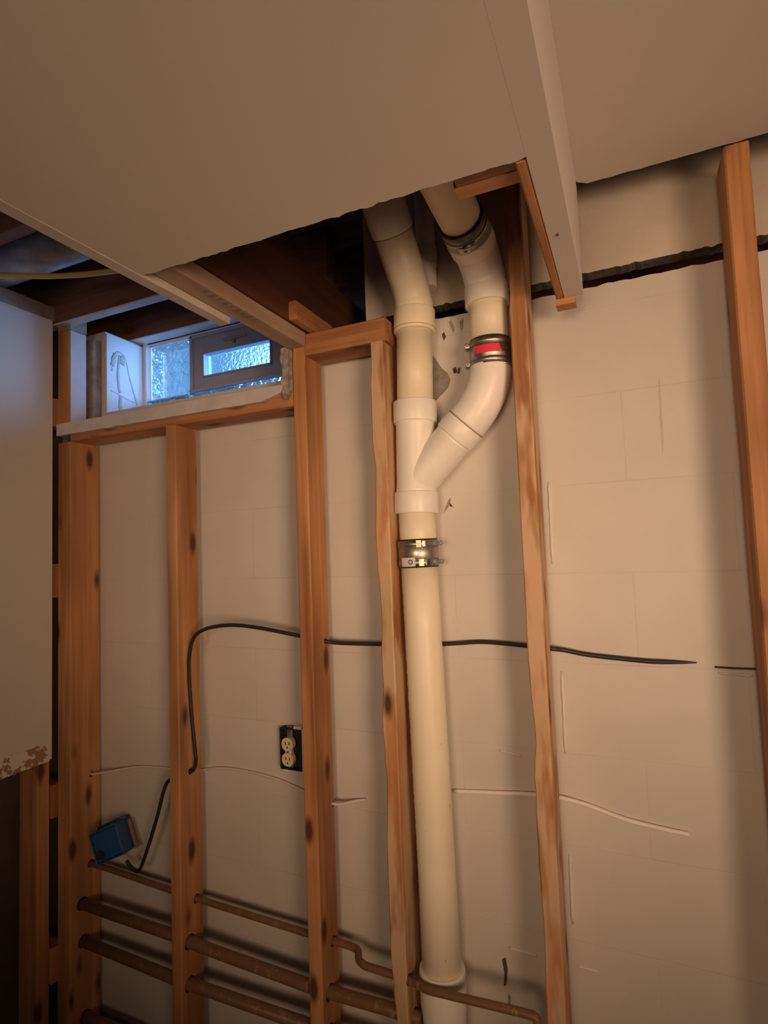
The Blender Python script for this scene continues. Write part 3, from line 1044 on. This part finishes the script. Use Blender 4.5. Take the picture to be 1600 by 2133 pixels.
# right riser
mc = shield_coupling((RX, AY, 1.862), (RX, AY, 1.930), 0.0480, (-1, -0.3, 0))
wrap_patch('red_tag', 'red_label', (RX, AY, 1.8975), (0, 0, 1), 0.0512, -32, 36, 0.0185, mc)
wrap_patch('glint_patch', 'steel_glint', (RX, AY, 1.8975), (0, 0, 1), 0.0512, 42, 62, 0.0165, mc)  # bright patch paints a glint on the shield
part('riser_pipe', 'pvc_cream', [(RX, AY, 1.925), (RX - 0.001, AY, 2.05)], R0, 44)
elb_hub_a, elb_hub_b = Vector((RX - 0.0015, AY, 2.016)), Vector((RX - 0.002, AY, 2.064))
EC = Vector((-0.279, AY, 2.108))
HD = Vector((-0.055, -1.0, 0.20)).normalized()
e_end = EC + HD * 0.135
pts = [elb_hub_b - Vector((0, 0, 0.002))] + bend(elb_hub_b, EC, e_end, 0.075, 18)[1:] + [e_end]
ue = part('upper_elbow', 'pvc_white', pts, [0.0505] + [0.0492] * (len(pts) - 1), 48)
hub('socket', elb_hub_a, elb_hub_b, 0.0525, parent=ue)
hub('socket', EC + HD * 0.085, EC + HD * 0.125, 0.0522, parent=ue)
uc = shield_coupling(EC + HD * 0.122, EC + HD * 0.176, 0.0486, (0.2, -0.1, -1), n_clamp=1)
wrap_patch('paper_tag', 'paper_white', EC + HD * 0.134, HD, 0.0520, 0, 1, 0.012, uc) if False else None
# tag underneath the collar
bm = bmesh.new()
dn = Vector((0, 0, -1)); dn = (dn - HD * dn.dot(HD)).normalized()
cs = EC + HD * 0.137
side = HD.cross(dn)
for k0, k1, rr in ((-16, 10, 0.0524),):
    rows = []
    for i in range(9):
        t = math.radians(k0 + (k1 - k0) * i / 8)
        dr = dn * math.cos(t) + side * math.sin(t)
        rows.append([bm.verts.new(cs + dr * (rr + 0.0006) - HD * 0.009), bm.verts.new(cs + dr * (rr + 0.0006) + HD * 0.009)])
    for i in range(8):
        bm.faces.new((rows[i][0], rows[i + 1][0], rows[i + 1][1], rows[i][1]))
obj('paper_tag', bm, 'paper_white', uc)
cdot = cs + dn * 0.0534
bm = bmesh.new(); add_tube(bm, [cdot, cdot + dn * 0.0006], 0.0042, 18); obj('round_mark', bm, 'blue_ink', uc)
part('soffit_pipe', 'pvc_cream', [EC + HD * 0.13, EC + HD * 0.4, EC + HD * 0.95], R0, 44)

# left riser
part('riser_pipe', 'pvc_cream', [vz(1.79), vz(2.0)], R0, 44)
la_, lb_ = vz(1.985), vz(2.042)
LC = Vector((-0.461, AY, 2.074))
LD = Vector((-0.030, -0.707, 0.707)).normalized()
l_end = LC + LD * 0.24
pts = [lb_ - Vector((0, 0, 0.002))] + bend(lb_, LC, l_end, 0.05, 14)[1:] + [l_end]
le = part('upper_elbow', 'pvc_cream', pts, [0.0495] + [0.0480] * 6 + [0.0465] * (len(pts) - 7), 48)
hub('socket', la_, lb_, 0.0518, 'pvc_cream', parent=le)
part('glue_line', 'pvc_primer', [vz(1.992), vz(1.9935)], 0.0521, 44, le)
part('glue_line', 'pvc_primer', [LC + LD * 0.160, LC + LD * 0.1625], 0.0476, 44, le)
hub('socket', LC + LD * 0.1635, LC + LD * 0.26, 0.0500, 'pvc_white', parent=le)
# glue seam on the branch
part('seam', 'pvc_primer', [B0 + BD * 0.1885, B0 + BD * 0.1900], 0.0503, 44, wye)

# vent pipe standing behind the left riser on the wall top
vp = empty('vent_pipe', (-0.437, 0.168, 2.04))
tag(vp, 'thin greyish vent pipe standing behind the left riser', 'pipe')
bm = bmesh.new(); add_tube(bm, [(-0.440, 0.1025, 2.115), (-0.440, 0.1025, 2.44)], 0.025, 28)
vp.location = (-0.440, 0.1025, 2.115)
obj('pipe', bm, 'pvc_white', vp)
hub('socket', (-0.440, 0.1025, 2.17), (-0.440, 0.1025, 2.225), 0.0272, parent=vp)

# ------------------------------------------------------------------ water and waste lines through the studs
def line(name, pts, r, mat, label, cat, group=None, seg=16, smooth=False):
    bm = bmesh.new()
    P = spline(pts, 8) if smooth else [Vector(p) for p in pts]
    if isinstance(r, list):
        r = r + [r[-1]] * (len(P) - len(r))
    add_tube(bm, P, r, seg)
    o = obj(name, bm, mat, None, P[0])
    return tag(o, label, cat, group)

def fillet(pts, r, n=6):
    P = [Vector(p) for p in pts]
    out = [P[0]]
    for i in range(1, len(P) - 1):
        d = min(r, (P[i] - P[i - 1]).length * 0.45, (P[i + 1] - P[i]).length * 0.45)
        out += bend(P[i - 1], P[i], P[i + 1], d, n)
    return out + [P[-1]]

line('water_pipe', fillet([(-1.69, .072, .482), (-1.53, .07, .479), (-1.25, .061, .472), (-.80, .061, .460), (-.706, .061, .4595),
                           (-.678, .058, .458), (-.667, .030, .457), (-.645, .017, .4565), (-.525, .013, .4575), (-.472, -.013, .468),
                           (-.26, -.011, .478), (-.2335, -.0115, .478), (-.2335, -.0115, .44), (-.2335, -.0115, .02)], 0.014), 0.0088, 'old_pipe',
     'thin brown water pipe, uppermost, with a kink and passing before the drain', 'pipe', 'brown pipes through the studs')
line('waste_pipe', [(-1.69, .040, .376), (-1.25, .0325, .374), (-1.15, .030, .3695), (-.80, .036, .353), (-.60, .042, .3545), (-.51, .042, .355)], 0.0152, 'old_pipe',
     'thick brown pipe through the studs, middle one of the three', 'pipe', 'brown pipes through the studs')
line('waste_pipe', [(-1.69, .045, .262), (-1.25, .030, .260), (-.60, .030, .264)], 0.0152, 'old_pipe',
     'thick brown pipe through the studs, lower one of the two thick lines', 'pipe', 'brown pipes through the studs')
line('waste_pipe', [(-1.69, .05, .034), (-1.5, .05, .033), (-1.26, .05, .03)], 0.0152, 'old_pipe',
     'brown pipe barely showing at the bottom left by the corner stud', 'pipe', 'brown pipes through the studs')

# ------------------------------------------------------------------ cables
line('black_cable', [(.112, .111, 1.188), (.06, .109, 1.1875), (.01, .1075, 1.188), (-.097, .106, 1.196), (-.15, .098, 1.206), (-.181, .085, 1.211), (-.235, .093, 1.214),
                     (-.335, .107, 1.217), (-.40, .1072, 1.212), (-.46, .1072, 1.207), (-.515, .104, 1.207), (-.535, .094, 1.207), (-.58, .087, 1.207), (-.66, .082, 1.206),
                     (-.735, .076, 1.208), (-.79, .056, 1.220), (-.815, .045, 1.227), (-.937, .03, 1.248), (-1.034, .026, 1.254), (-1.119, .024, 1.241), (-1.160, .022, 1.213), (-1.178, .024, 1.157),
                     (-1.182, .028, 1.089), (-1.178, .032, .981), (-1.172, .035, .902), (-1.170, .036, .866), (-1.185, .042, .838), (-1.215, .0455, .824), (-1.245, .049, .810), (-1.295, .05, .783),
                     (-1.333, .05, .683), (-1.368, .05, .595), (-1.405, .05, .518), (-1.428, .05, .512), (-1.447, .05, .522), (-1.459, .05, .533)],
     [0.0012, 0.0018, 0.0024, 0.003, 0.0034, 0.0038, 0.0042, 0.0045, 0.0048, 0.005, 0.0052, 0.0053], 'cable_black', 'long black cable looping over a stud and running behind the drain', 'cable', smooth=True)
line('cable_end', [(.145, .1148, 1.180), (.18, .1135, 1.1795), (.216, .1125, 1.180), (.26, .113, 1.181)], 0.0022, 'cable_black',
     'thin black cable end emerging from wall paint by the rightmost stud', 'cable', smooth=True)
line('white_cable', [(-1.72, .075, .757), (-1.68, .0752, .757), (-1.635, .0765, .758), (-1.58, .09, .767), (-1.48, .107, .787), (-1.389, .110, .796), (-1.254, .110, .803), (-1.126, .110, .825),
                     (-.974, .110, .820), (-.864, .107, .799), (-.80, .082, .789), (-.752, .078, .7915), (-.73, .085, .79), (-.70, .103, .795), (-.67, .110, .80)],
     0.0036, 'cable_white', 'white painted cable sagging across the left bays toward the outlet', 'cable', smooth=True)
line('white_cable', [(-.43, .1105, .854), (-.33, .110, .864), (-.241, .106, .874), (-.182, .105, .876), (-.12, .108, .866), (-.049, .1085, .848), (.02, .109, .8395), (.075, .1105, .835)],
     0.0048, 'cable_pale', 'white painted cable drooping across the bay right of the tall stud', 'cable', smooth=True)
line('yellow_cable', [(-2.2, -.62, 2.236), (-1.62, -.31, 2.246), (-1.43, -.197, 2.25), (-1.25, -.137, 2.252), (-.84, -.03, 2.262)],
     0.0075, 'cable_yellow', 'yellow cable strung beneath the joists at upper left', 'cable', smooth=True)

# ------------------------------------------------------------------ duct in the joist bay
duct = empty('round_duct', (-1.6, -0.21, 2.345))
tag(duct, 'round galvanised duct lying in the joist bay at far left', 'duct')
bm = bmesh.new(); add_tube(bm, [(-2.55, -0.205, 2.355), (-0.90, -0.205, 2.355)], 0.075, 40)
obj('tube', bm, 'duct', duct)
for x in (-2.2, -1.2):
    bm = bmesh.new(); add_tube(bm, [(x - .01, -0.205, 2.355), (x - .006, -0.205, 2.355), (x + .006, -0.205, 2.355), (x + .01, -0.205, 2.355)], [.0752, .0785, .0785, .0752], 40)
    obj('bead', bm, 'duct', duct)

# ------------------------------------------------------------------ blue junction box
box = empty('junction_box', (-1.50, 0.055, 0.59))
tag(box, 'blue plastic junction box tilted beside the corner stud', 'electrical box')
rot = Matrix.Rotation(math.radians(-24), 4, 'Y') @ Matrix.Rotation(math.radians(14), 4, 'Z')
def box_part(name, mat, builder, parent=None):
    bm = bmesh.new()
    builder(bm)
    bmesh.ops.transform(bm, matrix=Matrix.Translation((-1.525, 0.06, 0.578)) @ rot @ Matrix.Diagonal((0.80, 0.9, 0.84, 1)), verts=bm.verts[:])
    return obj(name, bm, mat, parent or box)
def shell(bm):
    add_box(bm, -.062, .062, .032, .038, -.055, .055, .002)
    for b in ((-.062, -.057, -.04, .034, -.055, .055), (.057, .062, -.04, .034, -.055, .055), (-.062, .062, -.04, .034, -.055, -.050), (-.062, .062, -.04, .034, .050, .055)):
        add_box(bm, *b, .0015)
body = box_part('body', 'box_blue', shell)
box_part('cover', 'box_blue', lambda bm: add_box(bm, -.056, .056, -.036, -.030, -.049, .049, .003))
box_part('knockout', 'box_dark', lambda bm: add_tube(bm, [(-.036, -.0385, -.026), (-.036, -.034, -.026)], .017, 24))
box_part('reddish_strip', 'rosy_strip', lambda bm: add_box(bm, .0635, .078, .012, .024, -.06, .045, .004))  # plain reddish strip for the smear beside the box
box_part('nail_barrel', 'box_blue', lambda bm: add_tube(bm, [(-.062, .015, .058), (.062, .015, .058)], .006, 14))

# ------------------------------------------------------------------ wall outlet
outlet = empty('wall_outlet', (-0.88, 0.10, 0.908))
tag(outlet, 'ivory duplex outlet in an open box, without a cover plate', 'outlet')
OX0, OX1, OZ0, OZ1, OY = -0.921, -0.846, 0.855, 0.966, 0.088
bm = bmesh.new()
add_box(bm, OX0, OX1, 0.1105, 0.1145, OZ0, OZ1)
for b in ((OX0, OX0 + .003, 0.091, .1145, OZ0, OZ1), (OX1 - .003, OX1, 0.091, .1145, OZ0, OZ1), (OX0, OX1, 0.091, .1145, OZ0, OZ0 + .003), (OX0, OX1, 0.091, .1145, OZ1 - .003, OZ1)):
    add_box(bm, *b)
obj('box', bm, 'box_dark', outlet)
bm = bmesh.new()
add_box(bm, OX1 - .002, OX1 + .004, OY, .114, OZ0 - .004, OZ1 + .008, .001)
add_box(bm, OX1 - .028, OX1 + .004, OY, .114, OZ1 + .001, OZ1 + .008, .001)
add_box(bm, OX0 + .008, OX0 + .024, OY + .006, .114, OZ0 - .006, OZ0 + .001, .001)
obj('plaster_rim', bm, 'paper_white', outlet)
rec = empty('receptacle', (-0.895, 0.09, 0.905)); rec.location = Vector((-0.8945, 0.09, 0.905)) - outlet.location; rec.parent = outlet
def face_outline(cx, cz, r=.0165, h=.0145, n=28):
    pts = []
    for i in range(n):
        t = 2 * math.pi * i / n
        x, z = r * math.cos(t), r * math.sin(t)
        z = max(-h, min(h, z))
        pts.append((cx + x, cz + z))
    return pts
RXc, RZc = -0.8945, 0.9035
bm = bmesh.new()
for s in (-1, 1):
    prism_y(bm, face_outline(RXc, RZc + s * 0.0205, .0185, .0175), OY - .001, OY + .014)
add_box(bm, RXc - .010, RXc + .010, OY + .003, OY + .016, RZc - .022, RZc + .022, .001)
obj('duplex_face', bm, 'outlet_ivory', rec)
bm = bmesh.new()
add_box(bm, RXc - .009, RXc + .009, OY + .012, OY + .015, OZ0 - .002, OZ1 + .004, .001)
obj('yoke', bm, 'steel', rec)
for s in (-1, 1):
    cz = RZc + s * 0.0205
    for dx, hh in ((-.0055, .0085), (.0065, .0075)):
        bm = bmesh.new(); add_box(bm, RXc + dx - .0014, RXc + dx + .0014, OY - .0016, OY + .002, cz - hh / 2 + .003, cz + hh / 2 + .003)
        obj('slot', bm, 'box_dark', rec)
    bm = bmesh.new(); add_tube(bm, [(RXc, OY - .0016, cz - .0085), (RXc, OY + .002, cz - .0085)], .0025, 12); obj('slot', bm, 'box_dark', rec)
bm = bmesh.new(); add_tube(bm, [(RXc, OY + .0005, RZc), (RXc, OY + .004, RZc)], .003, 12); obj('screw', bm, 'brass_and_glint', rec)

for o in list(bpy.data.objects):
    if o.type == 'MESH' and o.parent is not None and o.data.users == 1 and not o.data.polygons:
        bpy.data.objects.remove(o)
